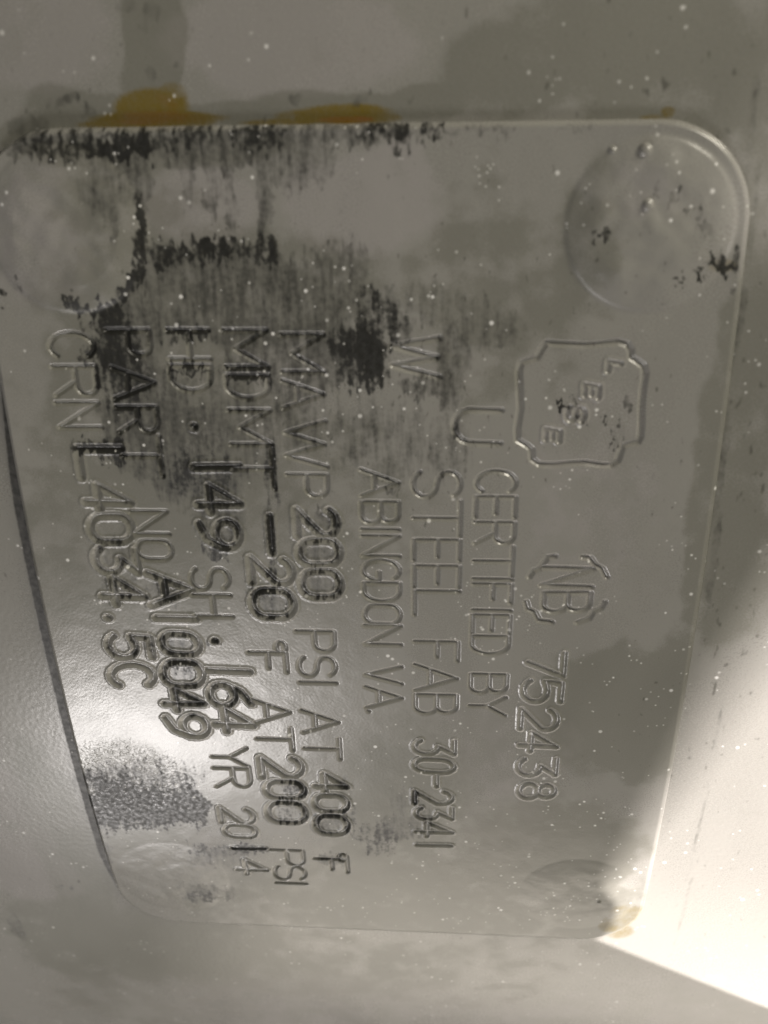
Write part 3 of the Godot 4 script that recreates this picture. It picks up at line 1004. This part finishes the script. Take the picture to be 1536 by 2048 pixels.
func claim(id: int, u: float, s: float, r: float) -> void:
	for j in range(maxi(1, int((s - r - GS0) / STEP)), mini(NS - 2, int((s + r - GS0) / STEP) + 1)):
		for i in range(maxi(1, int((u - r - GU0) / STEP)), mini(NU - 2, int((u + r - GU0) / STEP) + 1)):
			if Vector2(GU0 + i * STEP - u, GS0 + j * STEP - s).length() < r and plate_edge(GU0 + i * STEP, GS0 + j * STEP) < -0.5:
				owner_of[j * NU + i] = id


func bump(u: float, s: float, cu: float, cs: float, r: float, top: float) -> float:
	var q := 1.0 - ((u - cu) * (u - cu) + (s - cs) * (s - cs)) / (r * r)
	return top * sqrt(q) if q > 0.0 else 0.0


func shape_sheet(pieces: Array) -> void:
	var peel := noise_bytes(NU, NS, 0.27, 301, 1, 3)
	var wave := noise_bytes(NU, NS, 0.012, 302, 1, 3)
	var lump := noise_bytes(NU, NS, 0.24, 303, 1, 2)
	var mid := noise_bytes(NU, NS, 0.05, 304, 1, 3)
	for j in NS:
		var s := GS0 + j * STEP
		var low := smoothstep(46.0, 70.0, s)
		var from_top := 0.85 * exp(-(s + 67.5) / 6.0)
		for i in NU:
			var u := GU0 + i * STEP
			var at := j * NU + i
			var d := plate_edge(u, s)
			var body := 0.42 + 0.75 * exp(-(u + 47.5) / 14.0) * (1.0 - 0.75 * low) + from_top - 0.04 * low
			var h := body
			if d > -0.7:
				if d < 0.0:
					h = body * (1.0 - 0.7 * pow((d + 0.7) / 0.7, 1.3))
				else:
					h = body * 0.3 - d * 7.0
			h += 0.05 * (wave[at] / 255.0 - 0.5) + 0.012 * (mid[at] / 255.0 - 0.5)
			h += 0.016 * (peel[at] / 255.0 - 0.5)
			# dried lumps in the smear at the lower left
			var du := (u + 40.0) / 11.0
			var ds := (s - 30.5) / 9.5
			var lumpy := 1.0 - du * du - ds * ds
			if lumpy > 0.0:
				h += 0.10 * minf(1.0, lumpy * 1.6) * (lump[at] / 255.0 - 0.5)
			# pressed-up spots at the four corners
			if absf(u) > 24.0 and (s < -44.0 or s > 46.0):
				for c in [[-35.6, -55.6, 1.3], [35.8, -55.6, 1.4], [-36.2, 57.4, 0.2], [35.6, 58.2, 0.28]]:
					var r := Vector2(u - c[0], s - c[1]).length()
					if r < 10.6:
						var rise := minf(1.0 - r * r / 112.4, 0.8 - 0.3 * r / 10.6) * smoothstep(10.6, 9.6, r)
						h += c[2] * rise + 0.05 * rise * (mid[at] / 255.0 - 0.5) + 0.65 * c[2] * rise * (wave[at] / 255.0 - 0.5)
				h += bump(u, s, 34.4, -64.1, 0.75, 0.45) + bump(u, s, 30.7, -64.2, 0.42, 0.25) + bump(u, s, 35.2, -58.0, 0.65, 0.4) + bump(u, s, 39.5, 59.5, 0.35, 0.25)
			if owner_of[at]:
				var q := nearest[at]
				var style: String = pieces[owner_of[at]][1]
				if style == "e":
					h -= 0.37 * (1.0 - smoothstep(0.0, 1.05, q))
				elif style == "E":
					h -= 0.42 * (1.0 - smoothstep(0.0, 1.05, q))
				elif style == "s":
					h += 0.11 * exp(-pow((q - 1.5) / 0.36, 2.0)) - 0.36 * exp(-pow(q / 0.7, 2.0))
					h += 0.06 * (lump[at] / 255.0 - 0.5)
				else:
					h += 0.12 * exp(-pow((q - 1.5) / 0.42, 2.0)) - 0.22 * exp(-pow(q / 0.75, 2.0))
					h += 0.07 * (lump[at] / 255.0 - 0.5)
			height[at] = h


# gives every cell of the sheet to the piece that owns it and makes one mesh for each piece
func cut_out(pieces: Array) -> void:
	var verts := PackedVector3Array()
	var normals := PackedVector3Array()
	var uvs := PackedVector2Array()
	verts.resize(NU * NS)
	normals.resize(NU * NS)
	uvs.resize(NU * NS)
	for j in NS:
		var s := GS0 + j * STEP
		var a := s / RADIUS
		var sa := sin(a)
		var ca := cos(a)
		var out := Vector3(0, -sa, ca)
		var down := Vector3(0, -ca, -sa)
		var jm := maxi(j - 1, 0) * NU
		var jp := mini(j + 1, NS - 1) * NU
		for i in NU:
			var at := j * NU + i
			var h := height[at]
			verts[at] = Vector3(GU0 + i * STEP, -(RADIUS + h) * sa, (RADIUS + h) * ca - RADIUS) * 0.001
			var hu := (height[j * NU + mini(i + 1, NU - 1)] - height[j * NU + maxi(i - 1, 0)]) / (2.0 * STEP)
			var hs := (height[jp + i] - height[jm + i]) / (2.0 * STEP)
			normals[at] = (out - Vector3(hu, 0, 0) - down * hs).normalized()
			uvs[at] = Vector2((i + 0.0) / NU, (j + 0.0) / NS)
	var cells: Array[PackedInt32Array] = []
	for k in pieces.size():
		cells.append(PackedInt32Array())
	for j in NS - 1:
		for i in NU - 1:
			var at := j * NU + i
			if minf(minf(height[at], height[at + 1]), minf(height[at + NU], height[at + NU + 1])) > -0.9:
				cells[owner_of[at]].append(at)
	var place := PackedInt32Array()
	place.resize(NU * NS)
	for k in pieces.size():
		if cells[k].is_empty():
			continue
		var used := PackedInt32Array()
		var index := PackedInt32Array()
		index.resize(cells[k].size() * 6)
		var w := 0
		for at in cells[k]:
			for c in [at, at + 1, at + NU, at + 1, at + NU + 1, at + NU]:
				var p := place[c]
				if p == 0:
					used.append(c)
					p = used.size()
					place[c] = p
				index[w] = p - 1
				w += 1
		var v := PackedVector3Array()
		var nn := PackedVector3Array()
		var t := PackedVector2Array()
		v.resize(used.size())
		nn.resize(used.size())
		t.resize(used.size())
		for q in used.size():
			var c := used[q]
			v[q] = verts[c]
			nn[q] = normals[c]
			t[q] = uvs[c]
			place[c] = 0
		part(pieces[k][2], pieces[k][0], mesh_of(v, nn, t, index), plate_material)
